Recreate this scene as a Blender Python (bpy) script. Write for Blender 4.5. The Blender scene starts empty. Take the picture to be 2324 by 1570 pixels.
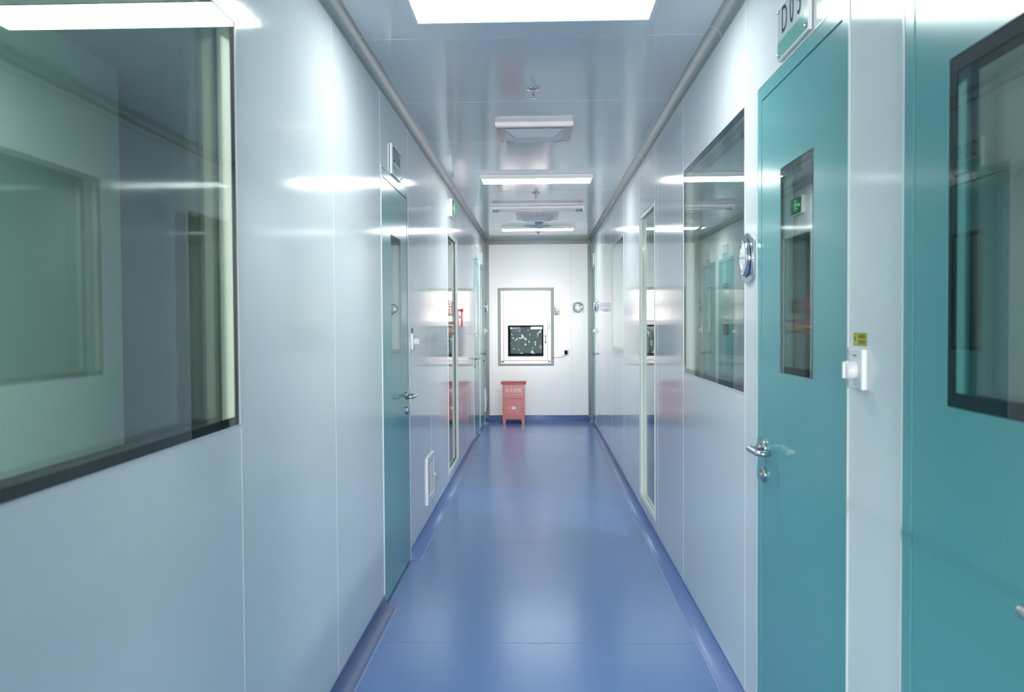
import bpy, bmesh, math, random
from math import pi, sin, cos, radians
from mathutils import Matrix, Vector

random.seed(7)
S = bpy.context.scene
COL = S.collection

# ------------------------------------------------------------------ camera, exposure, light
W_PX, H_PX, F_PX = 2324.0, 1570.0, 1941.9
XL, XR, YB, HC = -0.775, 0.739, 12.27, 2.60      # wall faces, end wall, ceiling height
YF = -12.0                                       # closed end of the corridor behind the photographer
CAM = Vector((0.0, 0.0, 1.406))


def cam_matrix(yaw, pitch, roll):
    rz = Matrix.Rotation(yaw, 3, 'Z')
    rx = Matrix.Rotation(pitch, 3, 'X')
    ry = Matrix.Rotation(roll, 3, 'Y')
    m = rz @ rx @ ry
    right, fwd, up = m.col[0], m.col[1], m.col[2]
    r = Matrix.Identity(4)
    for i in range(3):
        r[i][0], r[i][1], r[i][2], r[i][3] = right[i], up[i], -fwd[i], CAM[i]
    return r


cd = bpy.data.cameras.new('camera')
cam = bpy.data.objects.new('camera', cd)
COL.objects.link(cam)
cam.matrix_world = cam_matrix(0.03253, -0.02637, 0.00595)
cd.sensor_fit = 'HORIZONTAL'
cd.sensor_width = 36.0
cd.lens = 36.0 * F_PX / W_PX
cd.clip_start = 0.02
cd.dof.use_dof = True
cd.dof.focus_distance = 7.5
cd.dof.aperture_fstop = 5.0
S.camera = cam

S.view_settings.view_transform = 'Standard'
S.view_settings.look = 'None'
S.view_settings.exposure = 0.62
S.view_settings.gamma = 1.0
S.view_settings.use_curve_mapping = False
S.cycles.max_bounces = 14
S.cycles.diffuse_bounces = 7
S.cycles.glossy_bounces = 9
S.cycles.transparent_max_bounces = 32
S.cycles.caustics_refractive = False
S.cycles.caustics_reflective = True
S.cycles.blur_glossy = 0.5
S.cycles.sample_clamp_indirect = 6.0
S.cycles.use_denoising = True

LAMP = 18.5                                       # radiance of the ceiling light diffusers
LAMP_COL = (0.93, 1.0, 0.985)
BACK_FILL_W = 66.0                                     # power of the added light behind the photographer

w = bpy.data.worlds.new('world')
S.world = w
w.use_nodes = True
w.node_tree.nodes['Background'].inputs[0].default_value = (0.8, 0.9, 1.0, 1)
w.node_tree.nodes['Background'].inputs[1].default_value = 0.3

# light added out of view behind the photographer to brighten the far end
fl = bpy.data.lights.new('back_fill', 'AREA')
fl.shape = 'RECTANGLE'
fl.size, fl.size_y = 0.50, 0.50
fl.energy = BACK_FILL_W
fl.color = (1.0, 0.93, 0.89)
fl.spread = radians(50)
flo = bpy.data.objects.new('back_fill', fl)
flo.location = (-0.12, YF - 0.03, 1.42)
flo.rotation_euler = (pi / 2, 0, 0)
COL.objects.link(flo)


# fill lights added in the side rooms, out of view above the window heads
for nm, lx, ly, pw in (('left_room_fill', -1.40, 0.9, 40.0), ('right_room_fill', 1.5, -0.9, 90.0), ('right_room_fill', 3.2, 4.0, 60.0)):
    rl = bpy.data.lights.new(nm, 'AREA')
    rl.shape = 'RECTANGLE'
    rl.size, rl.size_y = 0.3, 0.9
    rl.energy = pw
    rl.color = (0.97, 1.0, 0.96)
    rlo = bpy.data.objects.new(nm, rl)
    rlo.location = (lx, ly, HC - 0.04)
    COL.objects.link(rlo)


# ------------------------------------------------------------------ materials
def new_mat(name):
    m = bpy.data.materials.new(name)
    m.use_nodes = True
    return m, m.node_tree.nodes, m.node_tree.links, m.node_tree.nodes['Principled BSDF']


def pmat(name, col, rough=0.4, metal=0.0, spec=0.5, aniso=0.0, streak=None, coat=0.0, bump=None):
    """Principled paint; streak = (scale vector, strength, distance): long shallow waviness of rolled sheet."""
    m, n, l, b = new_mat(name)
    b.inputs['Base Color'].default_value = (*col, 1)
    b.inputs['Roughness'].default_value = rough
    b.inputs['Metallic'].default_value = metal
    b.inputs['Specular IOR Level'].default_value = spec
    b.inputs['Anisotropic'].default_value = aniso
    b.inputs['Coat Weight'].default_value = coat
    if streak:
        sc, st, dist = streak
        tc = n.new('ShaderNodeTexCoord')
        mp = n.new('ShaderNodeMapping')
        mp.inputs['Scale'].default_value = sc
        nz = n.new('ShaderNodeTexNoise')
        nz.inputs['Scale'].default_value = 1.0
        nz.inputs['Detail'].default_value = 3.0
        bp = n.new('ShaderNodeBump')
        bp.inputs['Strength'].default_value = st
        bp.inputs['Distance'].default_value = dist
        l.new(tc.outputs['Object'], mp.inputs['Vector'])
        l.new(mp.outputs[0], nz.inputs['Vector'])
        l.new(nz.outputs['Fac'], bp.inputs['Height'])
        l.new(bp.outputs[0], b.inputs['Normal'])
    return m


def glass_mat(name, tint=(0.95, 0.985, 0.97), glints_and_smears=False):
    """Flat sheet glass: clear with an angle-dependent mirror coat that works from both faces."""
    m, n, l, b = new_mat(name)
    n.remove(b)
    out = n['Material Output']
    geo = n.new('ShaderNodeNewGeometry')
    dot = n.new('ShaderNodeVectorMath'); dot.operation = 'DOT_PRODUCT'
    l.new(geo.outputs['Incoming'], dot.inputs[0]); l.new(geo.outputs['Normal'], dot.inputs[1])
    ab = n.new('ShaderNodeMath'); ab.operation = 'ABSOLUTE'
    l.new(dot.outputs['Value'], ab.inputs[0])
    sub = n.new('ShaderNodeMath'); sub.operation = 'SUBTRACT'; sub.use_clamp = True
    sub.inputs[0].default_value = 1.0
    l.new(ab.outputs[0], sub.inputs[1])
    pw = n.new('ShaderNodeMath'); pw.operation = 'POWER'; pw.inputs[1].default_value = 5.0
    l.new(sub.outputs[0], pw.inputs[0])
    ma = n.new('ShaderNodeMath'); ma.operation = 'MULTIPLY_ADD'; ma.use_clamp = True
    ma.inputs[1].default_value = 0.945; ma.inputs[2].default_value = 0.055
    l.new(pw.outputs[0], ma.inputs[0])
    tr = n.new('ShaderNodeBsdfTransparent'); tr.inputs[0].default_value = (*tint, 1)
    gl = n.new('ShaderNodeBsdfGlossy'); gl.inputs['Roughness'].default_value = 0.0
    gl.inputs[0].default_value = (0.95, 1, 0.98, 1)
    mx = n.new('ShaderNodeMixShader')
    l.new(ma.outputs[0], mx.inputs[0]); l.new(tr.outputs[0], mx.inputs[1]); l.new(gl.outputs[0], mx.inputs[2])
    last = mx
    if glints_and_smears:  # white patches painted in for bright reflections in the pane, with some smears
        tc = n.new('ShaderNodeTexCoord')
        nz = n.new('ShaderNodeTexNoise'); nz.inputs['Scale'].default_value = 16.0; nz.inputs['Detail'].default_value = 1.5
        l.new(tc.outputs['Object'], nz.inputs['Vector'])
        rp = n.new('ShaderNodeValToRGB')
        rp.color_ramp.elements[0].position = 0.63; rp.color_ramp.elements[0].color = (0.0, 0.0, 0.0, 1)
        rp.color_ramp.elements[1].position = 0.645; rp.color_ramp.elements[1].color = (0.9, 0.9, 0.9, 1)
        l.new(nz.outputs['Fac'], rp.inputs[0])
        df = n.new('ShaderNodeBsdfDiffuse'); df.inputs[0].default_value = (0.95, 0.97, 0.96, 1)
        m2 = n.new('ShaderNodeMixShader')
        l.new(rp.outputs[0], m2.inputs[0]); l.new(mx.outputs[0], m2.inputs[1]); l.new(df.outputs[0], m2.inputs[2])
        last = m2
    l.new(last.outputs[0], out.inputs[0])
    return m


def emis_mat(name, col, strength):
    m, n, l, b = new_mat(name)
    b.inputs['Base Color'].default_value = (*[c * 0.8 for c in col], 1)
    b.inputs['Emission Color'].default_value = (*col, 1)
    b.inputs['Emission Strength'].default_value = strength
    b.inputs['Roughness'].default_value = 0.5
    return m


def perforated_mat(name, col, dark, pitch):
    """Sheet with staggered round punched holes, drawn in object coordinates."""
    m, n, l, b = new_mat(name)
    b.inputs['Roughness'].default_value = 0.35
    b.inputs['Metallic'].default_value = 0.0
    tc = n.new('ShaderNodeTexCoord')
    mp = n.new('ShaderNodeMapping'); mp.inputs['Rotation'].default_value = (0, 0, pi / 4)
    mp.inputs['Scale'].default_value = (1 / pitch, 1 / pitch, 1 / pitch)
    vo = n.new('ShaderNodeTexVoronoi'); vo.voronoi_dimensions = '2D'
    vo.inputs['Scale'].default_value = 1.0; vo.inputs['Randomness'].default_value = 0.0
    rp = n.new('ShaderNodeValToRGB')
    rp.color_ramp.elements[0].position = 0.235; rp.color_ramp.elements[0].color = (*dark, 1)
    rp.color_ramp.elements[1].position = 0.30; rp.color_ramp.elements[1].color = (*col, 1)
    l.new(tc.outputs['Object'], mp.inputs[0]); l.new(mp.outputs[0], vo.inputs['Vector'])
    l.new(vo.outputs['Distance'], rp.inputs[0]); l.new(rp.outputs[0], b.inputs['Base Color'])
    return m


def floor_mat():
    m, n, l, b = new_mat('blue_vinyl')
    b.inputs['Specular IOR Level'].default_value = 0.26
    tc = n.new('ShaderNodeTexCoord')
    nz = n.new('ShaderNodeTexNoise'); nz.inputs['Scale'].default_value = 1.6; nz.inputs['Detail'].default_value = 4
    l.new(tc.outputs['Object'], nz.inputs['Vector'])
    rp = n.new('ShaderNodeValToRGB')
    rp.color_ramp.elements[0].position = 0.35; rp.color_ramp.elements[0].color = (0.124, 0.230, 0.490, 1)
    rp.color_ramp.elements[1].position = 0.65; rp.color_ramp.elements[1].color = (0.132, 0.238, 0.490, 1)
    l.new(nz.outputs['Fac'], rp.inputs[0]); l.new(rp.outputs[0], b.inputs['Base Color'])
    n2 = n.new('ShaderNodeTexNoise'); n2.inputs['Scale'].default_value = 9; n2.inputs['Detail'].default_value = 5
    l.new(tc.outputs['Object'], n2.inputs['Vector'])
    mr = n.new('ShaderNodeMapRange'); mr.inputs['To Min'].default_value = 0.19; mr.inputs['To Max'].default_value = 0.25
    l.new(n2.outputs['Fac'], mr.inputs[0]); l.new(mr.outputs[0], b.inputs['Roughness'])
    n3 = n.new('ShaderNodeTexNoise'); n3.inputs['Scale'].default_value = 30; n3.inputs['Detail'].default_value = 3
    l.new(tc.outputs['Object'], n3.inputs['Vector'])
    bp = n.new('ShaderNodeBump'); bp.inputs['Strength'].default_value = 0.02; bp.inputs['Distance'].default_value = 0.001
    l.new(n3.outputs['Fac'], bp.inputs['Height']); l.new(bp.outputs[0], b.inputs['Normal'])
    return m


M = {}
M['panel'] = pmat('panel_paint', (0.775, 0.81, 0.825), 0.095, streak=((30, 0.10, 0.6), 0.20, 0.0010))
M['panel_end'] = pmat('end_panel_paint', (0.84, 0.86, 0.87), 0.22, spec=0.4, streak=((30, 0.10, 0.6), 0.32, 0.0010))
M['ceil'] = pmat('ceiling_paint', (0.69, 0.73, 0.755), 0.10, streak=((30, 0.10, 1), 0.25, 0.0010))
M['seam'] = pmat('seam_strip', (0.80, 0.86, 0.86), 0.35)
M['cseam'] = pmat('ceiling_seam', (0.72, 0.74, 0.74), 0.3)
M['cove'] = pmat('cove_aluminium', (0.50, 0.55, 0.53), 0.12, spec=0.8)
M['corner'] = pmat('corner_aluminium', (0.50, 0.53, 0.49), 0.35)
M['floor'] = floor_mat()
M['weld'] = pmat('vinyl_weld', (0.11, 0.20, 0.40), 0.4)
M['skirt'] = pmat('skirting_vinyl', (0.135, 0.205, 0.420), 0.33)
M['teal'] = pmat('teal_paint', (0.130, 0.395, 0.410), 0.17, streak=((26, 0.10, 0.6), 0.10, 0.0010))
M['gasket'] = pmat('rubber_gasket', (0.012, 0.03, 0.035), 0.6)
M['alu'] = pmat('aluminium_trim', (0.66, 0.71, 0.69), 0.25)
M['jamb'] = pmat('jamb_sheet', (0.84, 0.80, 0.70), 0.35)
M['glass'] = glass_mat('clear_glass')
M['glass_s'] = glass_mat('glint_smear_glass', glints_and_smears=True)
M['black'] = pmat('black_print', (0.004, 0.007, 0.010), 0.6, spec=0.1)
M['steel'] = pmat('brushed_steel', (0.56, 0.525, 0.51), 0.30, metal=1.0, aniso=0.6)
M['steel_dull'] = pmat('dull_steel', (0.34, 0.335, 0.335), 0.38, metal=1.0, aniso=0.4)
M['satin'] = pmat('satin_steel', (0.62, 0.61, 0.59), 0.20, metal=1.0)
M['chrome'] = pmat('chrome', (0.80, 0.81, 0.84), 0.05, metal=1.0)
M['darkmetal'] = pmat('dark_metal', (0.05, 0.055, 0.06), 0.3, metal=0.6)
M['white'] = pmat('white_plastic', (0.82, 0.84, 0.86), 0.32)
M['whitemetal'] = pmat('white_sheet_metal', (0.86, 0.87, 0.88), 0.25)
M['lampframe'] = pmat('lamp_frame', (0.66, 0.70, 0.72), 0.35)
M['lamp'] = emis_mat('lamp_diffuser', LAMP_COL, LAMP)
M['perf'] = perforated_mat('perforated_sheet', (0.95, 0.95, 0.95), (0.14, 0.15, 0.16), 0.0108)
M['tube'] = pmat('quartz_tube', (0.86, 0.86, 0.88), 0.10, spec=0.6)
M['endcap'] = pmat('tube_cap', (0.40, 0.40, 0.50), 0.25, metal=0.3)
M['red'] = pmat('red_enamel', (0.52, 0.075, 0.085), 0.24)
M['darkred'] = pmat('dark_red_enamel', (0.30, 0.010, 0.025), 0.4)
M['hred'] = pmat('red_plastic', (0.75, 0.010, 0.012), 0.3)
M['pink'] = pmat('pale_red_clip', (0.75, 0.22, 0.24), 0.4)
M['ink_white'] = pmat('white_ink', (0.80, 0.78, 0.78), 0.4)
M['ink_pale'] = pmat('pale_ink', (0.66, 0.46, 0.46), 0.4)
M['ink_dark'] = pmat('dark_ink', (0.03, 0.045, 0.055), 0.8, spec=0.1)
M['ink_red'] = pmat('red_film', (0.42, 0.09, 0.10), 0.4)
M['ink_orange'] = pmat('orange_film', (0.60, 0.30, 0.09), 0.4)
M['signgrey'] = pmat('sign_face', (0.55, 0.60, 0.62), 0.12)
M['signgreen'] = pmat('sign_green_band', (0.16, 0.44, 0.36), 0.12)
M['yellow'] = pmat('yellow_film', (0.62, 0.56, 0.01), 0.35)
M['exitface'] = pmat('dark_sign_glass', (0.010, 0.035, 0.035), 0.08)
M['exitgreen'] = emis_mat('lit_green', (0.12, 0.85, 0.25), 0.75)
M['lens'] = pmat('frosted_lens', (0.85, 0.86, 0.88), 0.10, metal=0.25)
M['panelgrey'] = pmat('grey_keypad', (0.42, 0.43, 0.45), 0.4)
M['keygreen'] = pmat('green_key', (0.02, 0.22, 0.15), 0.4)
M['redtape'] = pmat('red_floor_tape', (0.42, 0.05, 0.08), 0.4)
M['detector'] = pmat('detector_plastic', (0.60, 0.64, 0.68), 0.4)
M['bulbred'] = pmat('red_glass_bulb', (0.45, 0.01, 0.01), 0.1)
M['cable'] = pmat('grey_cable', (0.10, 0.13, 0.13), 0.5)
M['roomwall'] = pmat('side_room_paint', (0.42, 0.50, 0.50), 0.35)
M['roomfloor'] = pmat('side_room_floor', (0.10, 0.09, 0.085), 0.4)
M['chamber'] = pmat('chamber_lining', (0.27, 0.36, 0.36), 0.5)
M['partition'] = pmat('partition_paint', (0.50, 0.66, 0.62), 0.35)


# ------------------------------------------------------------------ mesh builder
class MB:
    def __init__(self):
        self.bm = bmesh.new()
        self.mats = []

    def mi(self, m):
        if m not in self.mats:
            self.mats.append(m)
        return self.mats.index(m)

    def box(self, x0, x1, y0, y1, z0, z1, m, bevel=0.0, seg=2):
        b = bmesh.new()
        vs = [b.verts.new((x, y, z)) for z in (z0, z1) for y in (y0, y1) for x in (x0, x1)]
        for f in ((0, 2, 3, 1), (4, 5, 7, 6), (0, 1, 5, 4), (2, 6, 7, 3), (0, 4, 6, 2), (1, 3, 7, 5)):
            b.faces.new([vs[i] for i in f])
        if bevel:
            bmesh.ops.bevel(b, geom=b.edges[:], offset=bevel, segments=seg, profile=0.5, affect='EDGES')
        self.take(b, m, smooth=False)
        return self

    def take(self, b, m, smooth=False, mat=None):
        k = self.mi(m)
        mp = {}
        for v in b.verts:
            mp[v] = self.bm.verts.new(mat @ v.co if mat else v.co)
        for f in b.faces:
            try:
                nf = self.bm.faces.new([mp[v] for v in f.verts])
                nf.material_index = k
                nf.smooth = smooth or f.smooth
            except ValueError:
                pass
        b.free()

    def prism(self, pts, z0, z1, m, axis='z', bevel=0.0, smooth=False):
        """pts: 2D outline (ccw). axis z: (x,y)->x,y ; axis x: (a,b)->y,z extruded in x ; axis y: (a,b)->x,z extruded in y"""
        b = bmesh.new()

        def P(a, c, h):
            return {'z': (a, c, h), 'x': (h, a, c), 'y': (a, h, c)}[axis]
        lo = [b.verts.new(P(a, c, z0)) for a, c in pts]
        hi = [b.verts.new(P(a, c, z1)) for a, c in pts]
        n = len(pts)
        b.faces.new(lo[::-1]); b.faces.new(hi)
        for i in range(n):
            f = b.faces.new((lo[i], lo[(i + 1) % n], hi[(i + 1) % n], hi[i]))
            f.smooth = smooth
        if bevel:
            bmesh.ops.bevel(b, geom=[e for e in b.edges if e.verts[0] in hi and e.verts[1] in hi], offset=bevel, segments=2, profile=0.5, affect='EDGES')
        bmesh.ops.recalc_face_normals(b, faces=b.faces[:])
        self.take(b, m)
        return self

    def lathe(self, prof, m, seg=32, axis='z', c=(0, 0, 0)):
        """prof: [(radius, height)...] turned about axis through c."""
        b = bmesh.new()
        rings = []
        for r, h in prof:
            if r < 1e-6:
                rings.append([b.verts.new((0, 0, h))])
            else:
                rings.append([b.verts.new((r * cos(2 * pi * k / seg), r * sin(2 * pi * k / seg), h)) for k in range(seg)])
        for A, B in zip(rings, rings[1:]):
            for k in range(seg):
                j = (k + 1) % seg
                if len(A) == 1 and len(B) == 1:
                    continue
                if len(A) == 1:
                    f = b.faces.new((A[0], B[j], B[k]))
                elif len(B) == 1:
                    f = b.faces.new((A[k], A[j], B[0]))
                else:
                    f = b.faces.new((A[k], A[j], B[j], B[k]))
                f.smooth = True
        bmesh.ops.recalc_face_normals(b, faces=b.faces[:])
        rot = {'z': Matrix.Identity(4), 'x': Matrix.Rotation(pi / 2, 4, 'Y'), 'y': Matrix.Rotation(-pi / 2, 4, 'X')}[axis]
        self.take(b, m, mat=Matrix.Translation(c) @ rot)
        return self

    def tube(self, path, r, m, seg=14, caps=True):
        """round tube along a list of points (parallel-transport frames)."""
        b = bmesh.new()
        P = [Vector(p) for p in path]
        T = []
        for i in range(len(P)):
            a = P[max(i - 1, 0)]; c = P[min(i + 1, len(P) - 1)]
            T.append((c - a).normalized())
        up = Vector((0, 1, 0)) if abs(T[0].y) < 0.9 else Vector((1, 0, 0))
        N = (up - T[0] * up.dot(T[0])).normalized()
        rings = []
        for i, p in enumerate(P):
            N = (N - T[i] * N.dot(T[i])).normalized()
            Bn = T[i].cross(N)
            rings.append([b.verts.new(p + (N * cos(2 * pi * k / seg) + Bn * sin(2 * pi * k / seg)) * r) for k in range(seg)])
        for A, B in zip(rings, rings[1:]):
            for k in range(seg):
                f = b.faces.new((A[k], A[(k + 1) % seg], B[(k + 1) % seg], B[k]))
                f.smooth = True
        if caps:
            b.faces.new(rings[0][::-1]); b.faces.new(rings[-1])
        bmesh.ops.recalc_face_normals(b, faces=b.faces[:])
        self.take(b, m)
        return self

    def ring(self, x0, x1, y0, y1, t, z0, z1, m, tb=None, bevel=0.0):
        """rectangular picture-frame ring, t wide (tb: bottom rail width)."""
        tb = t if tb is None else tb
        self.box(x0, x0 + t, y0, y1, z0, z1, m, bevel)
        self.box(x1 - t, x1, y0, y1, z0, z1, m, bevel)
        self.box(x0 + t, x1 - t, y1 - t, y1, z0, z1, m, bevel)
        if tb:
            self.box(x0 + t, x1 - t, y0, y0 + tb, z0, z1, m, bevel)
        return self

    def mitred(self, x0, x1, y0, y1, prof, m):
        """frame with mitred corners swept from prof [(inset, z)...] round a rectangle."""
        b = bmesh.new()
        loops = []
        for ins, z in prof:
            loops.append([b.verts.new(q) for q in ((x0 + ins, y0 + ins, z), (x1 - ins, y0 + ins, z), (x1 - ins, y1 - ins, z), (x0 + ins, y1 - ins, z))])
        for A, B in zip(loops, loops[1:]):
            for k in range(4):
                j = (k + 1) % 4
                b.faces.new((A[k], A[j], B[j], B[k]))
        bmesh.ops.recalc_face_normals(b, faces=b.faces[:])
        self.take(b, m)
        return self

    def holed(self, us, vs, holes, z0, z1, m):
        """slab in x,y between z0 and z1, rectangular holes [(u0,u1,v0,v1)] cut through."""
        U = sorted({*us, *[h[0] for h in holes], *[h[1] for h in holes]})
        V = sorted({*vs, *[h[2] for h in holes], *[h[3] for h in holes]})
        U = [u for u in U if us[0] <= u <= us[-1]]
        V = [v for v in V if vs[0] <= v <= vs[-1]]
        b = bmesh.new()
        cache = {}

        def vt(i, j, z):
            k = (i, j, z)
            if k not in cache:
                cache[k] = b.verts.new((U[i], V[j], z))
            return cache[k]

        def solid(i, j):
            if i < 0 or j < 0 or i >= len(U) - 1 or j >= len(V) - 1:
                return False
            cu, cv = (U[i] + U[i + 1]) / 2, (V[j] + V[j + 1]) / 2
            return not any(h[0] < cu < h[1] and h[2] < cv < h[3] for h in holes)
        for i in range(len(U) - 1):
            for j in range(len(V) - 1):
                if not solid(i, j):
                    continue
                b.faces.new((vt(i, j, z1), vt(i + 1, j, z1), vt(i + 1, j + 1, z1), vt(i, j + 1, z1)))
                b.faces.new((vt(i, j, z0), vt(i, j + 1, z0), vt(i + 1, j + 1, z0), vt(i + 1, j, z0)))
                if not solid(i - 1, j):
                    b.faces.new((vt(i, j, z0), vt(i, j, z1), vt(i, j + 1, z1), vt(i, j + 1, z0)))
                if not solid(i + 1, j):
                    b.faces.new((vt(i + 1, j, z0), vt(i + 1, j + 1, z0), vt(i + 1, j + 1, z1), vt(i + 1, j, z1)))
                if not solid(i, j - 1):
                    b.faces.new((vt(i, j, z0), vt(i + 1, j, z0), vt(i + 1, j, z1), vt(i, j, z1)))
                if not solid(i, j + 1):
                    b.faces.new((vt(i, j + 1, z0), vt(i, j + 1, z1), vt(i + 1, j + 1, z1), vt(i + 1, j + 1, z0)))
        self.take(b, m)
        return self

    def build(self, name, parent=None, mat=None):
        me = bpy.data.meshes.new(name)
        self.bm.to_mesh(me)
        self.bm.free()
        for k in self.mats:
            me.materials.append(M[k])
        o = bpy.data.objects.new(name, me)
        COL.objects.link(o)
        if parent is not None:
            o.parent = parent
        if mat is not None:
            o.matrix_world = mat
        return o


def tag(o, label, cat, group=None, kind=None):
    o['label'] = label
    o['category'] = cat
    if group:
        o['group'] = group
    if kind:
        o['kind'] = kind
    return o


def struct(o, label, cat):
    return tag(o, label, cat, kind='structure')


def empty(name, mat, label, cat, group=None, kind=None):
    o = bpy.data.objects.new(name, None)
    o.empty_display_size = 0.05
    COL.objects.link(o)
    o.matrix_world = mat
    return tag(o, label, cat, group, kind)


def dup(root, mat, label, group=None):
    """copy a thing with its parts and sub-parts."""
    r = root.copy(); COL.objects.link(r)
    r.matrix_world = mat
    r['label'] = label
    if group:
        r['group'] = group
    for ch in [c for c in bpy.data.objects if c.parent == root]:
        c = ch.copy(); COL.objects.link(c); c.parent = r
        for g in [q for q in bpy.data.objects if q.parent == ch]:
            d = g.copy(); COL.objects.link(d); d.parent = c
    return r


# local frames of the walls: x = to the viewer's right, y = up, z = out of the wall into the corridor
def FL(y, z=0.0):
    return Matrix(((0, 0, 1, XL), (1, 0, 0, y), (0, 1, 0, z), (0, 0, 0, 1)))


def FR(y, z=0.0):
    return Matrix(((0, 0, -1, XR), (-1, 0, 0, y), (0, 1, 0, z), (0, 0, 0, 1)))


def FB(x, z=0.0):
    return Matrix(((1, 0, 0, x), (0, 0, -1, YB), (0, 1, 0, z), (0, 0, 0, 1)))


def FC(x, y, z=HC):
    return Matrix.Translation((x, y, z))


def text(name, body, h, m, parent, x, y, z, sx=1.0, sy=1.0, thick=0.0004, bold=0.0, align='CENTER'):
    c = bpy.data.curves.new(name, 'FONT')
    c.body = body
    c.size = h
    c.align_x = align
    c.align_y = 'CENTER'
    c.extrude = thick
    c.offset = bold
    t = bpy.data.objects.new(name + '_tmp', c)
    COL.objects.link(t)
    dg = bpy.context.evaluated_depsgraph_get()
    me = bpy.data.meshes.new_from_object(t.evaluated_get(dg))
    bpy.data.objects.remove(t)
    me.name = name
    me.materials.clear(); me.materials.append(M[m])
    o = bpy.data.objects.new(name, me)
    COL.objects.link(o)
    o.parent = parent
    o.location = (x, y, z)
    o.scale = (sx, sy, 1)
    return o


# ------------------------------------------------------------------ large structure
WT = 0.05                                           # panel thickness
WIN_Z = (1.145, 2.182)
L_OPEN = [(0.12, 2.185, *WIN_Z), (4.19, 5.04, -1, 2.185), (7.21, 8.05, 0.125, 2.185),
          (10.03, 10.88, -1, 2.185), (11.06, 11.91, -1, 2.185)]
R_OPEN = [(3.112, 4.432, *WIN_Z), (2.075, 2.925, -1, 2.185), (1.010, 1.765, -1, 2.185),
          (5.53, 6.36, 0.125, 2.185), (7.57, 8.82, *WIN_Z), (11.36, 12.19, -1, 2.185)]
L_SEAM = [-4.0, -3.0, -2.0, -0.94, 0.09, (2.19, 0, 1.14), 3.215, (4.175, 0, 9), (5.055, 2.19, 9), 6.03, (7.19, 0, 9), (8.075, 0, 9), 9.1, (10.01, 0, 9), (11.0, 0, 9)]
R_SEAM = [-4.0, -3.0, -2.0, -0.9, 0.1, (0.995, 0, 9), (3.105, 0, 9), (4.438, 0, 9), (5.39, 0, 9), (5.515, 0, 9), (6.375, 0, 9), (7.562, 0, 9), (8.83, 0, 9), 9.85, (11.0, 0, 9)]


def side_wall(name, frame, opens, seams, sgn, label):
    # built in the wall frame with u = sgn * y
    mb = MB()
    hs = [(min(sgn * a, sgn * b), max(sgn * a, sgn * b), c, d) for a, b, c, d in opens]
    u0, u1 = sorted((sgn * YF, sgn * (YB + 0.06)))
    mb.holed([u0, u1], [0.0, HC], hs, -WT, 0.0, 'panel')
    for s in seams:
        if not isinstance(s, tuple):
            s = (s, 0, 9)
        y, z0, z1 = s
        mb.box(sgn * y - 0.0014, sgn * y + 0.0014, max(z0, 0.03), min(z1, HC - 0.03), -0.003, 0.0006, 'seam')
    return struct(mb.build(name, None, frame), label, 'wall')


side_wall('wall_left', FL(0), L_OPEN, L_SEAM, 1, 'glossy pale steel panel wall holding the wide window and the D06 door')
side_wall('wall_right', FR(0), R_OPEN, R_SEAM, -1, 'glossy pale steel panel wall holding two near teal doors')

mb = MB()
PBX = (-0.455, 0.062, 0.93, 1.39)
mb.holed([XL - WT, XR + WT], [0.0, HC], [PBX], -WT, 0.0, 'panel_end')
mb.box(0.4505, 0.4535, 0.06, HC - 0.04, -0.003, 0.0006, 'corner')
struct(mb.build('wall_back', None, FB(0)), 'bright white end wall behind the steel pass box and red cabinet', 'wall')
mb = MB()
mb.holed([XL - WT, XR + WT], [0, HC], [(-0.38, 0.14, 1.16, 1.68)], 0.0, WT, 'panel_end')  # opening made up to let the added light in
struct(mb.build('wall_front', None, Matrix(((1, 0, 0, 0), (0, 0, -1, YF), (0, 1, 0, 0), (0, 0, 0, 1)))), 'white wall closing the near end of the corridor', 'wall')

mb = MB()
mb.box(XL - WT, XR + WT, YF, YB + 0.05, HC, HC + 0.05, 'ceil')
y = 3.608 - 1.032 * 15
while y < YB - 0.1:
    mb.box(XL + 0.03, XR - 0.03, y - 0.0016, y + 0.0016, HC - 0.0006, HC + 0.001, 'cseam')
    y += 1.032
struct(mb.build('ceiling'), 'glossy grey panel ceiling with thin cross joints', 'ceiling')

mb = MB()
mb.box(XL - WT, XR + WT, YF, YB + 0.05, -0.06, 0.0, 'floor')
for y in (-3.5, -1.6, 0.2, 2.0, 3.73, 5.46, 7.22, 9.0, 10.9):
    mb.box(XL + 0.03, XR - 0.03, y - 0.0025, y + 0.0025, -0.001, 0.00035, 'weld')
struct(mb.build('floor'), 'shiny blue vinyl corridor floor with cross welds', 'floor')


def arc(r, n=10):
    """concave quarter from (0,r) on one face to (r,0) on the other"""
    return [(r - r * cos(pi / 2 * (1 - k / n)), r - r * sin(pi / 2 * (1 - k / n))) if False else
            (r * (1 - sin(pi / 2 * (1 - k / n))), r * (1 - cos(pi / 2 * (1 - k / n)))) for k in range(n + 1)]


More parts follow.
